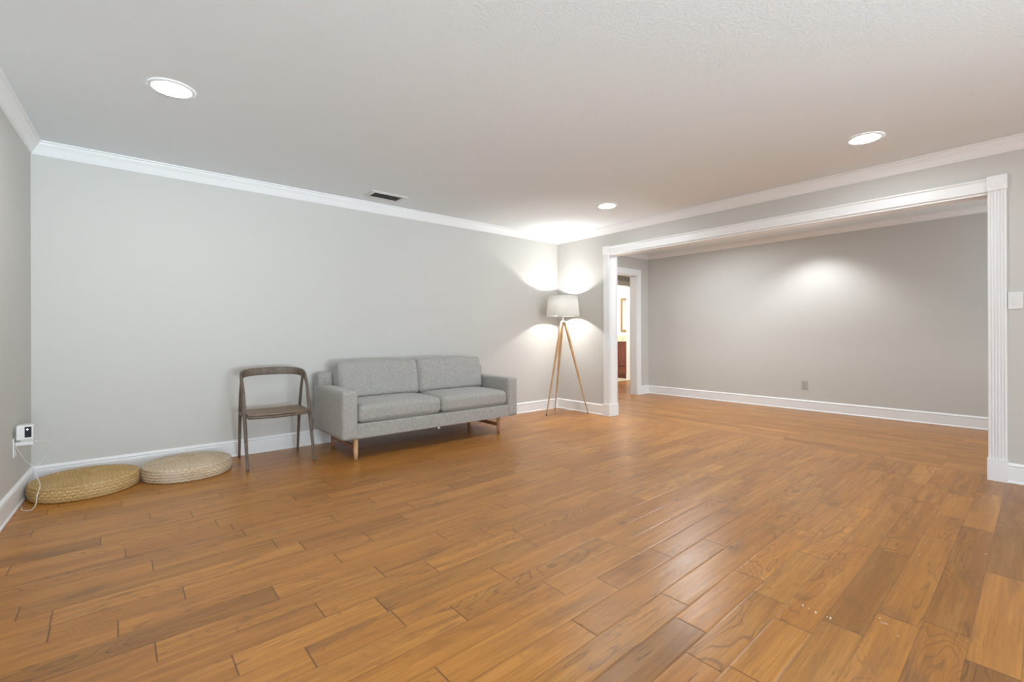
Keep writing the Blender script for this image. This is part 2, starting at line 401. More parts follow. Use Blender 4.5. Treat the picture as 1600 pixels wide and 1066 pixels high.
# the planks beyond the opening run the other way; the hall follows them
x = XBND
while x < 10.2:
    y = YR-.3-rr.random()
    while y < 6.42:
        L = rr.uniform(.4, 1.2); L = min(L, 6.42-y) if y+L > 6.2 else L
        plank((x+PW, y), (0, 1), (-1, 0), L, PW, rr.uniform(.86, 1.08)); y += L
    x += PW
me = bpy.data.meshes.new('floor'); me.from_pydata(FV, [], FF); me.update()
uvl = me.uv_layers.new(name='plank'); uvl.data.foreach_set('uv', [c for u in FUV for c in u])
for k, v in FA.items():
    a = me.attributes.new(k, 'FLOAT', 'FACE'); a.data.foreach_set('value', v)
me.materials.append(M_FLOOR); floor_ob = tag(link('floor', me), kind='structure')
m = MB()
for qx, qy, ln, wd, an in ((1253,946,.016,.005,.3),(1262,951,.010,.004,.1),(1273,957,.018,.006,.4),(1291,964,.012,.003,-.1),(1296,966,.018,.006,.2),(1380,974,.004,.022,.2),(1373,966,.008,.006,0),(1435,867,.007,.009,.4),(1539,866,.010,.007,0),(1401,994,.008,.004,.9)):
    q = unproj(qx, qy); c_, s_ = math.cos(an), math.sin(an); m.prism([(q.x+c_*a-s_*b, q.y+s_*a+c_*b) for a, b in ((-ln/2, -wd/2), (ln*.1, -wd*.6), (ln/2, -wd*.1), (ln*.3, wd/2), (-ln*.4, wd*.35))], 0, .0006)
m.build('paint_scuffs', M_SCUFF, floor_ob)

# ------------------------------------------------------------------ walls and ceiling
def struct(name, mb, mat, parent=None, bevel=0):
    o = mb.build(name, mat, parent, bevel=bevel, seg=1)
    if not parent: o['kind'] = 'structure'
    return o
WT = .135                                      # thickness of the wall with the wide opening
OY0, OY1, OZ = .349, 3.775, 2.078              # the wide opening
m = MB(); m.prism([(XL(YB)-.12, YB), (XR, YB), (XR, YB+.12), (XL(YB)-.12, YB+.12)], 0, H); struct('wall_back', m, M_WALL)
m = MB()
def left_piece(y0, y1, z0, z1): m.prism([(XL(y1), y1), (XL(y1)-.12, y1), (XL(y0)-.12, y0), (XL(y0), y0)], z0, z1)
left_piece(YR, YB, 0, H); struct('wall_left', m, M_WALL)
m = MB()
m.box((XR, OY1, 0), (XR+WT, YB+.12, H)); m.box((XR, OY0, OZ), (XR+WT, OY1, H))
m.box((XR, -4.6, 0), (XR+WT, OY0, H)); struct('wall_right', m, M_WALL)
m = MB()
for a, b in (((-1.0, YR-.12, 0), (-.25, YR, H)), ((2.85, YR-.12, 0), (XR+WT, YR, H)), ((-.25, YR-.12, 2.1), (2.85, YR, H)),
             ((6.85, YFR-.12, 0), (XF+.12, YFR, H)), ((XR+WT, YFR-.12, 0), (5.35, YFR, H)), ((5.35, YFR-.12, 0), (6.85, YFR, .7)), ((5.35, YFR-.12, 2.0), (6.85, YFR, H))): m.box(a, b)
struct('wall_rear', m, M_WALL)
m = MB(); m.box((XF, YFR-.12, 0), (XF+.12, YF+.12, H)); struct('wall_far', m, M_WALL)
DX0, DX1, DZ, DWT = 6.03, 6.885, 2.075, .125   # doorway out of the far room
m = MB(); m.box((XR+WT, YF, 0), (DX0, YF+DWT, H)); m.box((DX1, YF, 0), (XF, YF+DWT, H)); m.box((DX0, YF, DZ), (DX1, YF+DWT, H)); struct('wall_doorway', m, M_WALL)
BX0, BX1, BY, BZ = 8.15, 8.885, 6.34, 2.145    # bathroom doorway across the hall
m = MB(); m.box((5.0, BY, 0), (BX0, BY+.11, H)); m.box((BX1, BY, 0), (10.1, BY+.11, H)); m.box((BX0, BY, BZ), (BX1, BY+.11, H)); struct('wall_hall', m, M_WALL)
m = MB(); m.box((XF+.12, YF-.2, 0), (10.1, YF+DWT, H)); m.box((4.9, YF+DWT, 0), (5.0, BY, H)); m.box((10.0, YF+DWT, 0), (10.1, BY, H)); struct('wall_hall_end', m, M_WALL)
m = MB(); m.box((9.62, BY+.11, 0), (9.72, 8.6, H)); m.box((7.4, BY+.11, 0), (7.5, 8.6, H)); m.box((7.4, 8.6, 0), (9.72, 8.7, H)); struct('wall_bathroom', m, M_BATHWALL)
m = MB(); m.box((-1.0, YR-.2, H), (10.2, 8.8, H+.1)); struct('ceiling', m, M_CEIL)
m = MB(); m.box((7.4, BY+.08, -.04), (9.72, 8.7, -.001)); struct('floor_bathroom', m, M_TILE)
m = MB(); m.box((BX0, BY-.01, -.01), (BX1, BY+.13, .012)); struct('trim_threshold', m, M_TILE, bevel=.003)
m = MB(); m.box((-1.2, YR-.4, -.12), (10.2, BY+.08, -.02)); struct('floor_slab', m, M_DARK)

def inset(poly, d):
    n = len(poly); out = []
    for i in range(n):
        p0, p1, p2 = [Vector(poly[j % n]) for j in (i-1, i, i+1)]
        a = (p1-p0).normalized(); b = (p2-p1).normalized()
        na = Vector((a.y, -a.x)); nb = Vector((b.y, -b.x))      # clockwise polygon: interior to the right
        k = (na+nb); k = k/(1+na.dot(nb)); out.append(p1+k*d)
    return out
ROOM = [(XL(YR), YR), (XL(YB), YB), (XR, YB), (XR, YR)]           # clockwise seen from above
FAR = [(XR+WT, YFR), (XR+WT, YF), (XF, YF), (XF, YFR)]
def molding(poly, i, prof, name, clip=None, parent=None, mat=None):
    rings = ([], [])
    for d, z in prof:
        q = inset(poly, d); a = q[i]; b = q[(i+1) % len(poly)]
        rings[0].append([a.x, a.y, z]); rings[1].append([b.x, b.y, z])
    if clip:
        ax, lo, hi = clip
        for s_ in rings:
            for p in s_: p[ax] = min(hi, max(lo, p[ax]))
    m = MB(); m.sweep([rings[0], rings[1]], smooth=False); return struct(name, m, mat or M_TRIM, parent)
BASE = [(0, 0), (.020, 0), (.022, .006), (.020, .013), (.014, .019), (.014, .108), (.0135, .112), (.011, .114), (.012, .118), (.016, .121), (.016, .127), (.012, .134), (.007, .139), (.0, .142)]
def crown(h, p):
    q = [(0, 0), (.10, 0), (.13, .06), (.20, .08), (.20, .14), (.24, .17), (.34, .30), (.50, .50), (.66, .64), (.76, .72), (.80, .78), (.80, .86), (.92, .88), (1, .92), (1, 1), (0, 1)]
    return [(a*p, H-h+b*h) for a, b in q]
molding(ROOM, 0, BASE, 'baseboard_left'); molding(ROOM, 1, BASE, 'baseboard_back')
molding(ROOM, 2, BASE, 'baseboard_right', (1, OY1+.086, 9)); molding(ROOM, 2, BASE, 'baseboard_right_front', (1, YR, OY0-.088))
molding(FAR, 2, BASE, 'baseboard_far'); molding(FAR, 1, BASE, 'baseboard_doorway', (0, DX1+.10, 9)); molding(FAR, 1, BASE, 'baseboard_doorway_left', (0, 0, DX0-.10))
molding(FAR, 0, BASE, 'baseboard_far_side', (1, OY1+.086, 9))
CR = crown(.094, .062)
for i, nm in enumerate(('trim_1', 'trim_2', 'trim_3', 'trim_4')): molding(ROOM, i, CR, nm)
CR2 = crown(.068, .055)
for i, nm in enumerate(('trim_5', 'trim_6', 'trim_7', 'trim_8')): molding(FAR, i, CR2, nm)

# the wide cased opening: fluted casings, plinths, corner blocks
def cased_opening():
    root = tag(empty('door_1', (XR, (OY0+OY1)/2, 0)), kind='structure')
    def put(mb, nm, bevel=0):
        o = mb.build(nm, M_TRIM, root, bevel=bevel, seg=2); o.matrix_parent_inverse = Matrix.Translation(root.location).inverted(); return o
    CW = .095
    for x_in, sgn in ((XR, -1), (XR+WT, 1)):
        for y0, y1, s_ in ((OY0-CW+.010, OY0+.010, 1), (OY1-.012, OY1+CW-.012, -1)):
            # fluted board: profile across y, extruded in z
            pr = [(0, 0)]; nfl = 5; t0 = .020
            pr.append((0, t0-.004)); pr.append((.004, t0))
            for k in range(nfl):
                c = CW*(k+1)/(nfl+1)
                pr += [(c-.0050, t0), (c-.0030, t0-.0045), (c, t0-.0060), (c+.0030, t0-.0045), (c+.0050, t0)]
            pr += [(CW-.004, t0), (CW, t0-.004), (CW, 0)]
            mb = MB(); mb.sweep([[(x_in+sgn*d, y0+y, z) for y, d in pr] for z in (.16, 2.086)], smooth=False); put(mb, 'fluted_casing')
            mb = MB(); mb.box((min(x_in, x_in+sgn*.028), y0-.004, 0), (max(x_in, x_in+sgn*.028), y1+.004, .16)); put(mb, 'plinth_block', .002)
            mb = MB(); cx = x_in+sgn*.014
            mb.box((min(x_in, x_in+sgn*.027), y0-.004, 2.084), (max(x_in, x_in+sgn*.027), y1+.004, 2.19))
            yc = (y0+y1)/2; zc = 2.138
            for rr_, hh in ((.040, .005), (.028, .008), (.012, .012)):
                ring = lambda d, q: [(x_in+sgn*d, yc+q*math.cos(2*PI*k/28), zc+q*math.sin(2*PI*k/28)) for k in range(28)]
                mb.sweep([ring(.027, rr_), ring(.027+hh*.5, rr_-.003), ring(.027+hh*.3, rr_-.007)])
            put(mb, 'corner_block', .0015)
        hp = [(0, 2.082), (.017, 2.082), (.020, 2.086), (.020, 2.094), (.017, 2.098), (.017, 2.158), (.020, 2.162), (.026, 2.168), (.026, 2.178), (0, 2.178)]
        mb = MB(); mb.sweep([[(x_in+sgn*d, y, z) for d, z in hp] for y in (OY0+.004, OY1-.004)], smooth=False); put(mb, 'head_casing')
    for ya, yb in ((OY0-.001, OY0+.010), (OY1-.012, OY1+.001)):
        mb = MB(); mb.box((XR-.004, ya, 0), (XR+WT+.004, yb, OZ+.006)); put(mb, 'jamb')
    mb = MB(); mb.box((XR-.004, OY0, OZ-.012), (XR+WT+.004, OY1, OZ+.006)); put(mb, 'head_jamb')
    for ya in (OY0-.002, OY1-.018):
        mb = MB(); mb.box((XR-.026, ya, 0), (XR+WT+.026, ya+.018, .158)); put(mb, 'plinth_return', .002)
cased_opening()

def doorway(nm, x0, x1, y0, y1, zt, cw=.095):
    root = tag(empty(nm, ((x0+x1)/2, y0, 0)), kind='structure')
    def put(mb, n_, bevel=.002):
        o = mb.build(n_, M_TRIM, root, bevel=bevel, seg=2); o.matrix_parent_inverse = Matrix.Translation(root.location).inverted()
    for yi, s_ in ((y0, -1), (y1, 1)):
        def bx(xa, xb, za, zb, d, n_): mb = MB(); mb.box((xa, min(yi, yi+s_*d), za), (xb, max(yi, yi+s_*d), zb)); put(mb, n_)
        bx(x0-cw, x0+.004, .15, zt, .018, 'casing'); bx(x1-.004, x1+cw, .15, zt, .018, 'casing')
        bx(x0-cw-.004, x0+.004, 0, .15, .024, 'plinth_block'); bx(x1-.004, x1+cw+.004, 0, .15, .024, 'plinth_block')
        bx(x0-cw-.003, x1+cw+.003, zt-.004, zt+cw, .020, 'head_casing')
    for xa, xb in ((x0-.001, x0+.014), (x1-.014, x1+.001)):
        mb = MB(); mb.box((xa, y0-.003, 0), (xb, y1+.003, zt)); put(mb, 'jamb')
    mb = MB(); mb.box((x0, y0-.003, zt-.014), (x1, y1+.003, zt+.002)); put(mb, 'head_jamb')
doorway('door_2', DX0, DX1, YF, YF+DWT, DZ)
doorway('door_3', BX0, BX1, BY, BY+.11, BZ, .085)

# windows behind the photographer
def window(nm, a, b, axis, nx=2):
    root = tag(empty(nm, ((a[0]+b[0])/2, (a[1]+b[1])/2, a[2])), kind='structure')
    inv = Matrix.Translation(root.location).inverted(); k = 1-axis; f = .05; mb = MB()
    lo, hi = a[k], b[k]
    def bar(u0, u1, z0, z1):
        p = [0, 0, z0]; q = [0, 0, z1]; p[axis] = a[axis]; q[axis] = b[axis]; p[k] = u0; q[k] = u1; mb.box(p, q)
    bar(lo, hi, a[2], a[2]+f); bar(lo, hi, b[2]-f, b[2]); bar(lo, lo+f, a[2]+f, b[2]-f); bar(hi-f, hi, a[2]+f, b[2]-f)
    for i in range(1, nx): c = lo+(hi-lo)*i/nx; bar(c-f/2, c+f/2, a[2]+f, b[2]-f)
    o = mb.build('window_frame', M_TRIM, root); o.matrix_parent_inverse = inv
window('window_1', (-.25, YR-.09, 0), (2.85, YR-.03, 2.1), 1, 2)
window('window_2', (5.35, YFR-.09, .7), (6.85, YFR-.03, 2.0), 1, 2)

# ------------------------------------------------------------------ recessed downlights
def downlight():
    root = empty('recessed_downlight', (0, 0, 0))
    m = MB(); m.lathe([(.086, -.002), (.088, -.0075), (.100, -.0065), (.107, -.002), (.108, 0)], 56); m.build('trim_ring', M_PLASTIC, root)
    m = MB(); m.lathe([(.086, -.003), (.078, -.0085), (.05, -.011), (.0005, -.012)], 56, capt=True); m.build('lens', M_LENS, root)
    return root
def copy_tree(o, parent=None):
    c = o.copy(); COL.objects.link(c)
    if parent: c.parent = parent
    for ch in list(o.children): copy_tree(ch, c)
    return c
DL = downlight()
spots = [(.232, 3.205, 'lit round recessed downlight nearest the left wall, above the woven cushions'),
         (4.031, .907, 'lit round recessed downlight in the ceiling before the right end of the wide opening'),
         (4.018, 3.171, 'small lit round recessed downlight in the ceiling near the corner with the floor lamp'),
         (.232, .907, 'lit round recessed downlight overhead near the photographer')]
for i, (x, y, lb) in enumerate(spots):
    o = DL if i == 0 else copy_tree(DL)
    o.location = (x, y, H-.0005); tag(o, lb, 'ceiling light', 'recessed downlights in the main room ceiling')
def spot(name, loc, power, angle, blend, radius=.05, color=(1, .97, .92), target=None):
    l = bpy.data.lights.new(name, 'SPOT'); l.energy = power; l.spot_size = math.radians(angle); l.spot_blend = blend; l.shadow_soft_size = radius; l.color = color
    o = bpy.data.objects.new(name, l); COL.objects.link(o); o.location = loc
    if target: o.rotation_euler = (Vector(target)-Vector(loc)).to_track_quat('-Z', 'Y').to_euler()
    return o
spot('far_room_downlight_beam', (6.67, 2.12, 2.40), 40, 124, .65, .06, (.93, .97, 1))
area('far_room_ceiling_lamp', (5.95, 3.3, H-.03), (0, 0, 0), .35, .35, 27, (.86, .94, 1))
area('hall_ceiling_lamp', (7.2, 5.6, H-.03), (0, 0, 0), .3, .3, 10, (1, .90, .78))
area('hall_ceiling_lamp_doorway', (6.3, 5.7, H-.03), (0, 0, 0), .2, .2, 7, (1, .92, .82))
area('bathroom_ceiling_lamp', (8.5, 7.2, H-.03), (0, 0, 0), .6, .6, 42, (1, .97, .93))

# ------------------------------------------------------------------ ceiling vent
def vent():
    root = tag(empty('ceiling_vent', (2.04, 4.36, H)), 'white rectangular air vent with dark slatted opening in the ceiling', 'vent')
    m = MB(); a, b, A, B = .140, .071, .185, .116
    rg = lambda x, y, z: [(-x, -y, z), (x, -y, z), (x, y, z), (-x, y, z)]
    m.sweep([rg(A, B, 0), rg(A, B, -.003), rg(A-.012, B-.012, -.009), rg(a+.004, b+.004, -.009), rg(a, b, -.004), rg(a, b, 0)], smooth=False, cap=False)
    m.build('frame', M_CEILP, root)
    m = MB(); m.box((-a, -b, -.0025), (a, b, -.0005)); m.build('duct_backing', M_DARK, root)
    for k in range(9):
        y = -b+.010+k*(2*b-.02)/8
        m = MB(); m.add([(-a, y-.005, -.0085), (a, y-.005, -.0085), (a, y+.003, -.003), (-a, y+.003, -.003), (-a, y-.004, -.0092), (a, y-.004, -.0092), (a, y+.004, -.0037), (-a, y+.004, -.0037)],
                        [(0, 1, 2, 3), (7, 6, 5, 4), (0, 4, 5, 1), (1, 5, 6, 2), (2, 6, 7, 3), (3, 7, 4, 0)]); m.build('slat', M_SLATD, root)
M_CEILP = paint('vent_white_metal', (.74, .74, .73), .5, 30, 0)
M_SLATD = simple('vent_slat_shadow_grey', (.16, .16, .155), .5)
vent()

# ------------------------------------------------------------------ wall plates
def plate(name, label, cat, M, w_, h_, mat, kind):
    root = empty(name); root.matrix_world = M; tag(root, label, cat)
    m = MB(); m.box((-w_/2, -.007, -h_/2), (w_/2, 0, h_/2)); m.build('cover_plate', mat, root, bevel=.003, seg=3)
    if kind == 'outlet':
        for s_ in (-1, 1):
            m = MB(); pts = []
            for k in range(24):
                a = 2*PI*k/24; pts.append((.017*math.cos(a), max(-.0125, min(.0125, .017*math.sin(a)))))
            m.sweep([[(x, -.007, z+s_*.0195) for x, z in pts], [(x, -.0095, z+s_*.0195) for x, z in pts]], smooth=False)
            rc = m.build('receptacle', mat, root)
            m = MB()
            for xx, hh in ((-.0065, .009), (.0065, .007)): m.box((xx-.0011, -.0100, s_*.0195+.002-hh/2), (xx+.0011, -.0094, s_*.0195+.002+hh/2))
            m.box((-.002, -.0100, s_*.0195-.0095), (.002, -.0094, s_*.0195-.0055))
            m.build('slot', M_DARK, rc)
        m = MB(); m.sweep([[(.003*math.cos(k*PI/6), -.007-d, .003*math.sin(k*PI/6)) for k in range(12)] for d in (0, .0015)], smooth=False); m.build('screw', M_STEEL, root)
    elif kind == 'switch':
        m = MB(); m.add([(-.0165, -.007, -.033), (.0165, -.007, -.033), (.0165, -.007, .033), (-.0165, -.007, .033), (-.0165, -.008, -.033), (.0165, -.008, -.033), (.0165, -.0125, .033), (-.0165, -.0125, .033)],
                        [(3, 2, 1, 0), (4, 5, 6, 7), (0, 1, 5, 4), (1, 2, 6, 5), (2, 3, 7, 6), (3, 0, 4, 7)]); m.build('rocker', mat, root, bevel=.001)
    return root
RX = Matrix.Rotation(PI/2, 4, 'Z')      # -y of the plate turned towards... see below
plate('wall_outlet', 'grey electrical outlet low on the far room wall behind the wide opening', 'outlet', Matrix.Translation((XF, 2.31, .350)) @ Matrix.Rotation(-PI/2, 4, 'Z'), .078, .115, M_PLATE_GREY, 'outlet')
plate('light_switch', 'white light switch plate on the wall right of the fluted casing', 'switch', Matrix.Translation((XR, .223, 1.29)) @ Matrix.Rotation(-PI/2, 4, 'Z'), .074, .120, M_PLASTIC, 'switch')
LW = math.atan(.0413)
PY = 4.165
plate('wall_outlet', 'white electrical outlet on the left wall under the small white device', 'outlet', Matrix.Translation((XL(PY), PY, .378)) @ Matrix.Rotation(PI/2-LW, 4, 'Z'), .074, .118, M_PLASTIC, 'outlet')

# plugged-in adapter, small device and its cord on the left wall (local -y points into the room)
ML = Matrix.Translation((XL(PY), PY, 0)) @ Matrix.Rotation(PI/2-LW, 4, 'Z')
root = empty('power_adapter'); root.matrix_world = ML; tag(root, 'flat white plug adapter with a long looping cord, right under the small white device', 'adapter')
m = MB(); m.box((-.026, -.088, .388), (.026, -.0098, .412)); m.build('body', M_PLASTIC, root, bevel=.004, seg=3)
adapter = root
m = MB(); m.tube([(0.018, -.088, .400), (.018, -.098, .400)], .0045, 10); m.build('connector', M_PLASTIC, root)
root = empty('plug_in_device'); root.matrix_world = ML; tag(root, 'small white box device with dark front panel and blue-white light beside left outlet', 'device')
m = MB(); m.box((-.037, -.090, .420), (.033, -.014, .513)); m.build('housing', M_PLASTIC, root, bevel=.008, seg=4)
m = MB(); m.box((-.020, -.089, .412), (.020, -.030, .4205)); m.build('foot', M_PLASTIC, root, bevel=.002)
m = MB(); m.box((-.0385, -.082, .437), (-.036, -.052, .503)); pn = m.build('front_panel', M_BLACK, root, bevel=.0012)
m = MB(); m.lathe([(.0042, 0), (.0042, .0012)], 20, capt=True, capb=True); ind = m.build('indicator_light', M_LED, pn); ind.location = (-.0383, -.064, .487); ind.rotation_euler = (0, -PI/2, 0)
def W2(x, y, z): return tuple(ML @ Vector((x, y, z)))
cp = [W2(.018, -.099, .400), W2(.035, -.125, .398), W2(.06, -.150, .375), W2(.075, -.150, .33), W2(.068, -.12, .27), W2(.055, -.085, .235)]
cp2 = [(-.478, 4.12, .388), (-.462, 4.15, .34), (-.445, 4.19, .285), (-.425, 4.22, .25), (-.405, 4.20, .21), (-.385, 4.145, .165), (-.372, 4.10, .135), (-.382, 4.075, .085), (-.388, 4.062, .03), (-.405, 4.058, .006), (-.43, 4.062, .004), (-.452, 4.10, .004), (-.456, 4.16, .004)]
cu = [tuple(ML @ Vector((.018, -.099, .400)))]
m = MB(); m.tube(catmull(cp+[cp2[3]], 8), .0022, 8); m.tube(catmull(cp2, 8), .0022, 8)
co = m.build('cord', M_CORD, adapter); co.matrix_parent_inverse = ML.inverted()

# ------------------------------------------------------------------ woven floor cushions
def pouf(name, c, R, hgt, mat, label, rot=0):
    prof = []; nr = 15
    # top: concentric braids from centre to rim, then the stacked braids of the side
    NT_ = 96*3
    def rad(a): return 1+.008*math.sin(3*a+1)+.005*math.sin(5*a)
    pts = []
    rc = R-.020
    for i in range(nr*4+1):
        u = i/(nr*4); r = rc*u; z = hgt+.012*(1-u**2)-.006*(1-abs(math.sin(PI*u*nr)))**1.5
        pts.append((r, z, 't', u*nr))
    ns = 5
    for i in range(1, ns*5+1):
        u = i/(ns*5); ang = u
        if u < .18: rr_ = rc+.020*math.sin(u/.18*PI/2); z = hgt-.018*(1-math.cos(u/.18*PI/2))
        elif u > .85: rr_ = rc+.020*math.cos((u-.85)/.15*PI/2)*.8+.004; z = .015*(1-math.sin((u-.85)/.15*PI/2))
        else: rr_ = R+.004*math.sin((u-.18)/.67*PI); z = (hgt-.018)+(.015-(hgt-.018))*(u-.18)/.67
        rr_ -= .0045*(1-abs(math.sin(PI*u*ns)))**1.5
        pts.append((rr_, z, 's', u*ns))
    pts.append((R-.05, 0.0005, 'b', 0))
    vs = []; fs = []; mN = len(pts)
    for k in range(NT_):
        a = 2*PI*k/NT_
        for r, z, kind, q in pts:
            cell = math.floor(q); ph = (cell % 2)*PI
            if kind == 't':
                nb = 96 if r > R*.55 else (64 if r > R*.28 else 36)
                z += .0032*math.sin(nb*a/1.0+ph)*min(1, r/(R*.1))
            elif kind == 's': r += .0035*math.sin(96*a+ph)
            f_ = rad(a) if r > R*.5 else 1
            vs.append((r*f_*math.cos(a), r*f_*math.sin(a), z))
    for k in range(NT_):
        l = (k+1) % NT_
        for i in range(mN-1): fs.append((k*mN+i, l*mN+i, l*mN+i+1, k*mN+i+1))
    fs.append(tuple(k*mN+mN-1 for k in range(NT_)))
    m = MB(); m.add(vs, fs, True); o = m.build(name, mat); o.location = (*c, 0); o.rotation_euler = (0, 0, rot)
    tag(o, label, 'floor cushion', 'round woven floor cushions along the back wall')
pouf('woven_floor_cushion', (-.172, 4.37), .288, .098, M_RUSH1, 'golden round woven rush floor cushion in the left corner')
pouf('woven_floor_cushion', (.412, 4.372), .286, .098, M_RUSH2, 'paler round woven rush floor cushion between the golden one and the chair', 1.1)

# ------------------------------------------------------------------ wooden chair
def chair():
    root = tag(empty('wooden_chair', (1.02, 4.35, 0)), 'grey-brown wooden chair with curved open back beside the sofa', 'chair')
    T = lambda pts: [(x-1.02, y-4.35, z) for x, y, z in pts]
    XLft, XRgt = .772, 1.268
    # curved top rail: flat band, widest at the back, running down into the front legs
    def side(x, s_):
        return [(x, 4.285, .590), (x-s_*.001, 4.315, .648), (x-s_*.001, 4.355, .693), (x+s_*.006, 4.405, .722), (x+s_*.035, 4.455, .737), (x+s_*.085, 4.485, .744)]
    path = side(XLft, 1)+[(.94, 4.50, .748), (1.02, 4.503, .749), (1.10, 4.50, .748)]+list(reversed(side(XRgt, -1)))
    P = [Vector(p) for p in catmull(T(path), 6)]; n = len(P); rings = []
    for i, p in enumerate(P):
        t = (P[min(i+1, n-1)]-P[max(i-1, 0)]).normalized(); u = i/(n-1); c = max(0, 1-abs(u-.5)*2)
        e = min(1, c/.45); e = e*e*(3-2*e)
        outw = Vector((p.x*1.0, (p.y+.02)*1.0, 0)); outw = (outw-t*outw.dot(t)).normalized(); b = t.cross(outw).normalized()
        if b.z < 0: b = -b
        hh = .0135+e*.0190; ww = .0115-e*.0020; ring = []
        for k in range(20):
            a = 2*PI*k/20; ca, sa = math.cos(a), math.sin(a); q = .55
            ring.append(p+outw*math.copysign(abs(ca)**q, ca)*ww+b*math.copysign(abs(sa)**q, sa)*hh)
        rings.append(ring)
    m = MB(); m.sweep(rings); m.build('back_rail', M_CHAIR, root)
    def leg(pts, rads):
        m = MB(); Q = catmull(T(pts), 6); N = len(Q); rr_ = []
        for i in range(N):
            f = i/(N-1)*(len(rads)-1); a = int(min(f, len(rads)-2)); g = f-a
            rr_.append((rads[a][0]*(1-g)+rads[a+1][0]*g, rads[a][1]*(1-g)+rads[a+1][1]*g))
        m.tube(Q, rr_, 16, upv=(0, 1, 0)); return m.build('leg', M_CHAIR, root)
    leg([(.768, 4.100, .001), (.769, 4.165, .20), (.771, 4.245, .45), (.772, 4.289, .60)], [(.0095, .0095), (.0125, .0125), (.0150, .0145), (.0125, .0135)])
    leg([(1.266, 4.095, .001), (1.268, 4.165, .20), (1.269, 4.240, .45), (1.268, 4.289, .60)], [(.0095, .0095), (.0125, .0125), (.0150, .0145), (.0125, .0135)])
    leg([(.800, 4.618, .001), (.790, 4.530, .32), (.782, 4.455, .55), (.781, 4.392, .712)], [(.0095, .0095), (.0130, .0140), (.0125, .0150), (.0105, .0130)])
    leg([(1.270, 4.590, .001), (1.264, 4.525, .32), (1.260, 4.455, .55), (1.259, 4.392, .712)], [(.0095, .0095), (.0130, .0140), (.0125, .0150), (.0105, .0130)])
    # dished seat
    nx, ny = 18, 14; vs = []; fs = []
    for lay in (0, 1):
        for j in range(ny+1):
            for i in range(nx+1):
                u = i/nx*2-1; v = j/ny
                wx = .236-.012*v+.004*(1-(2*v-1)**2); y = 4.150+.012*(u*u)+(.315-.02*u*u)*v
                z = .430-.016*(1-u*u)*(1-(v*2-1)**4*.7)+.006*v
                vs.append((1.019+u*wx-1.02, y-4.35, z-(0 if lay else .013)))
    g = (nx+1)*(ny+1)
    for j in range(ny):
        for i in range(nx):
            a = j*(nx+1)+i; fs.append((a, a+nx+1, a+nx+2, a+1)); fs.append((g+a, g+a+1, g+a+nx+2, g+a+nx+1))
    for i in range(nx):
        fs.append((i, i+1, g+i+1, g+i)); a = ny*(nx+1)+i; fs.append((a+1, a, g+a, g+a+1))
    for j in range(ny):
        a = j*(nx+1); fs.append((a+nx+1, a, g+a, g+a+nx+1)); a += nx; fs.append((a, a+nx+1, g+a+nx+1, g+a))
    m = MB(); m.add(vs, fs, True); m.build('seat', M_SEAT, root, bevel=.003, seg=2)
    for x in (.783, 1.257):
        m = MB(); m.box((x-1.02-.009, 4.215-4.35, .392), (x-1.02+.009, 4.50-4.35, .421)); m.build('seat_rail', M_CHAIR, root, bevel=.004)
    m = MB(); pts = [(.785+(.47)*k/10, 4.170-.010*math.sin(PI*k/10), .405-.008*math.sin(PI*k/10)) for k in range(11)]
    m.tube(T(pts), [(.008, .0125)]*11, 12); m.build('front_rail', M_CHAIR, root)
chair()

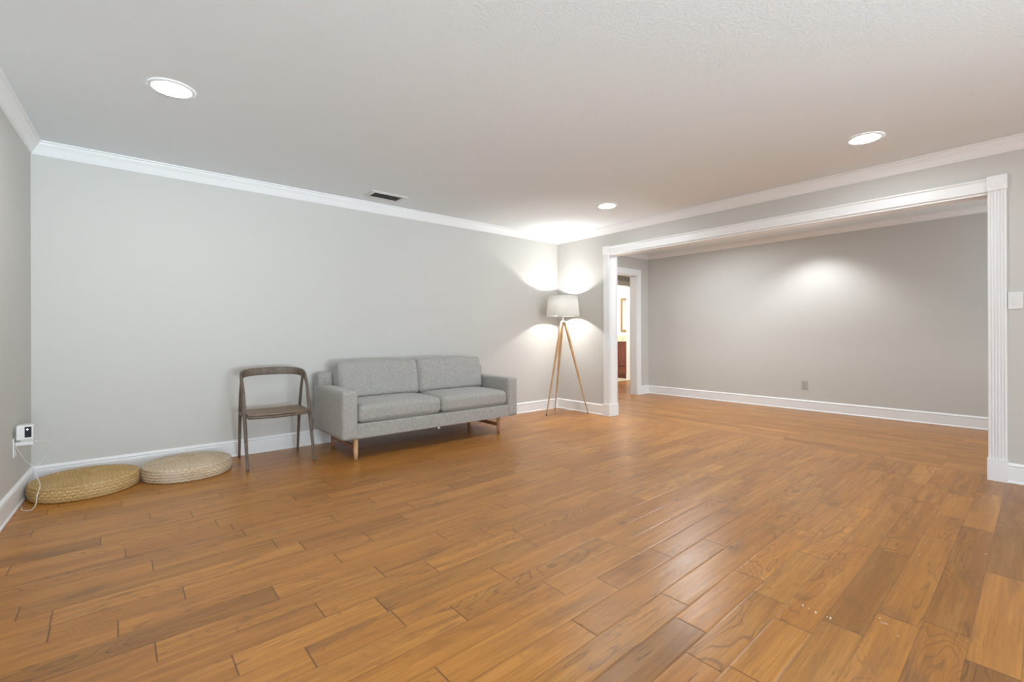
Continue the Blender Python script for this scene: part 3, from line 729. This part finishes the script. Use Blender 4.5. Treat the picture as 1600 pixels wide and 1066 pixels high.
# ------------------------------------------------------------------ sofa
def sofa():
    X0, X1, Y0, Y1 = 1.420, 3.345, 3.868, 4.640
    root = tag(empty('sofa', ((X0+X1)/2, (Y0+Y1)/2, 0)), 'two-seat light grey tweed sofa with wooden sled legs against the back wall', 'sofa')
    inv = Matrix.Translation(root.location).inverted()
    def put(m, nm, mat=M_SOFA, parent=root, **k):
        o = m.build(nm, mat, parent, **k)
        if parent is root: o.matrix_parent_inverse = inv
        return o
    A = .138; ZB = .172; ZA = .588
    for x0, x1 in ((X0, X0+A), (X1-A, X1)):
        m = cushion((x0, Y0, ZB), (x1, Y1-.02, ZA), .026, (.004, .002, .004), 20, .0015, x0); put(m, 'armrest')
    m = cushion((X0+A-.02, Y0+.002, ZB+.001), (X1-A+.02, Y1-.04, .302), .012, (0, .002, 0), 26, .001, 5); put(m, 'seat_base')
    m = cushion((X0+.01, Y1-.13, ZB+.02), (X1-.01, Y1, .700), .024, (.002, .004, .004), 26, .002, 9); put(m, 'backrest')
    xm = (X0+X1)/2
    for i, (x0, x1) in enumerate(((X0+A+.003, xm-.002), (xm+.002, X1-A-.003))):
        m = cushion((x0, Y0+.004, .312), (x1, Y1-.16, .452), .040, (.002, .006, .026), 34, .004, 20+i); put(m, 'seat_cushion')
    for i, (x0, x1) in enumerate(((X0+A+.004, xm-.001), (xm+.001, X1-A-.012))):
        m = cushion((x0, -.085, 0), (x1, .085, .350), .040, (.004, .030, .010), 34, .009, 30+i)
        ang = -.20; R = Matrix.Translation((0, 4.375, .448)) @ Matrix.Rotation(ang, 4, 'X')
        m.v = [tuple(R @ Vector(p)) for p in m.v]; put(m, 'back_cushion')
        # seam welt round the front of the cushion
        q = []
        a_, b_, c_, d_ = x0+.012, x1-.012, .012, .338
    # legs with a stretcher on each side
    for x in (X0+.125, X1-.245):
        for y in (3.900, 4.45):
            m = MB(); m.tube([(x, y, .001), (x, y, .05), (x, y, .172)], [.0165, .0185, .0200], 20)
            lg = put(m, 'leg', M_OAK if (x < 2 and y < 4) else M_BROWN_SHADED)  # one leg is oak; the darker wood paints shade onto the other three
            m = MB(); m.lathe([(.014, 0), (.015, .0012)], 20, (x, y, 0), capb=True, capt=True)
        m = MB(); m.box((x-.011, 3.912, .082), (x+.011, 4.44, .116)); put(m, 'stretcher', M_BROWN_SHADED, bevel=.004)
    m = MB(); m.box((xm-.012, Y0+.06, .145), (xm+.012, Y0+.062, .175)); put(m, 'care_tag', M_PLASTIC)
sofa()

# ------------------------------------------------------------------ tripod floor lamp
def lamp():
    cx, cy = 4.565, 4.345
    root = tag(empty('tripod_floor_lamp', (cx, cy, 0)), 'lit floor lamp with white drum shade on wooden tripod in the corner', 'lamp')
    feet = [(4.243, 4.340), (4.700, 4.632), (4.762, 4.083)]
    for fx, fy in feet:
        d = Vector((fx-cx, fy-cy, 0)); dn = d.normalized(); top = dn*.022+Vector((0, 0, 1.228)); bot = d+Vector((0, 0, .006))
        pts = [bot.lerp(top, k/10) for k in range(11)]
        rads = [.0065+.0125*min(1, k/7.5)-(.003*(k-7.5)/2.5 if k > 7.5 else 0) for k in range(11)]
        m = MB(); m.tube(pts, rads, 16, upv=tuple(dn)); lg = m.build('leg', M_OAK, root)
        m = MB(); m.lathe([(.006, 0), (.008, .002), (.0075, .010), (.006, .012)], 16, (d.x, d.y, 0), capb=True, capt=True); m.build('foot', M_GLIDE, lg)
    m = MB(); m.lathe([(.0, 1.216), (.034, 1.216), (.036, 1.220), (.036, 1.228), (.033, 1.232), (.010, 1.234), (.008, 1.25), (.008, 1.34), (.018, 1.345), (.018, 1.395), (.0, 1.397)], 28); m.build('socket_stem', M_PLASTIC, root)
    R0, R1, Z0, Z1 = .222, .194, 1.303, 1.568
    m = MB(); m.lathe([(R0, Z0), ((R0+R1)/2, (Z0+Z1)/2), (R1, Z1), (R1-.003, Z1), ((R0+R1)/2-.003, (Z0+Z1)/2), (R0-.003, Z0), (R0, Z0)], 72); sh = m.build('lamp_shade', M_SHADE, root)
    for nm, r, z in (('bottom_rim', R0, Z0), ('top_rim', R1, Z1)):
        m = MB(); m.tube([(r*math.cos(2*PI*k/64), r*math.sin(2*PI*k/64), z) for k in range(64)], .0028, 8, closed=True); m.build('rim', M_PLASTIC, sh)
    for k in range(3):
        a = 2*PI*k/3+.4; m = MB(); m.tube([(.016*math.cos(a), .016*math.sin(a), 1.350), (R0*.6*math.cos(a), R0*.6*math.sin(a), 1.335), ((R0-.004)*math.cos(a), (R0-.004)*math.sin(a), Z0+.004)], .0016, 8); m.build('shade_support', M_STEEL, sh)
    m = MB(); m.lathe([(.012, 1.395), (.016, 1.41), (.028, 1.435), (.032, 1.460), (.026, 1.482), (.012, 1.494), (.0, 1.497)], 24); m.build('bulb', M_BULB, root)
    c = [(.0, .0, 1.21), (.02, .05, .9), (.08, .12, .5), (.135, .18, .2), (.17, .17, .03), (.20, .10, .006), (.225, .02, .010), (.232, -.05, .03), (.238, -.09, .075), (.240, -.06, .105), (.241, -.01, .100)]
    m = MB(); m.tube(catmull(c[4:], 8), .0024, 8); m.build('cord', M_CORD, root)
    l = bpy.data.lights.new('floor_lamp_bulb', 'POINT'); l.energy = 290; l.color = (1, .98, .95); l.shadow_soft_size = .034
    o = bpy.data.objects.new('floor_lamp_bulb', l); COL.objects.link(o); o.location = (cx, cy, 1.455)
lamp()

# ------------------------------------------------------------------ bathroom glimpsed through the two doorways
def vanity():
    root = tag(empty('bathroom_vanity', (9.35, 7.4, 0)), 'dark reddish-brown vanity cabinet seen through the two doorways', 'cabinet')
    inv = Matrix.Translation(root.location).inverted()
    def put(m, nm, mat, parent=root, **k):
        o = m.build(nm, mat, parent, **k); o.matrix_parent_inverse = inv if parent is root else Matrix.Identity(4); return o
    x0 = 9.13
    m = MB(); m.box((x0+.02, 6.48, .09), (9.615, 8.2, .865)); m.box((x0+.08, 6.48, 0), (9.615, 8.2, .09)); put(m, 'body', M_CHERRY)
    for y0, y1 in ((6.50, 6.86), (6.87, 7.27), (7.28, 7.68), (7.69, 8.18)):
        m = MB(); m.box((x0, y0, .30), (x0+.02, y1, .85)); m.box((x0-.006, y0, .30), (x0, y0+.05, .85)); m.box((x0-.006, y1-.05, .30), (x0, y1, .85)); m.box((x0-.006, y0+.05, .79), (x0, y1-.05, .85)); m.box((x0-.006, y0+.05, .30), (x0, y1-.05, .36)); put(m, 'door', M_CHERRY)
        m = MB(); m.box((x0, y0, .12), (x0+.02, y1, .28)); put(m, 'drawer', M_CHERRY, bevel=.003)
    m = MB(); m.box((x0-.02, 6.46, .868), (9.615, 8.22, .905)); m.box((9.59, 6.46, .905), (9.617, 8.22, 1.01)); tag(m.build('granite_countertop', M_GRANITE, bevel=.004), 'speckled beige granite countertop with backsplash on the dark vanity cabinet', 'countertop')
    root2 = tag(empty('framed_mirror', (9.60, 6.95, 1.52)), 'tall mirror in an antique gold frame above the granite countertop', 'mirror')
    inv2 = Matrix.Translation(root2.location).inverted()
    y0, y1, z0, z1 = 6.56, 7.17, 1.098, 1.945; f = .058
    m = MB()
    rg = lambda d, x: [(x, y0+d, z0+d), (x, y1-d, z0+d), (x, y1-d, z1-d), (x, y0+d, z1-d)]
    m.sweep([rg(0, 9.62), rg(0, 9.60), rg(.01, 9.592), rg(.03, 9.598), rg(f-.012, 9.594), rg(f, 9.606), rg(f, 9.612)], smooth=False, cap=False); o = m.build('frame', M_GOLD, root2); o.matrix_parent_inverse = inv2
    m = MB(); m.box((9.608, y0+f-.004, z0+f-.004), (9.614, y1-f+.004, z1-f+.004)); o = m.build('mirror_glass', M_MIRROR, root2); o.matrix_parent_inverse = inv2
vanity()
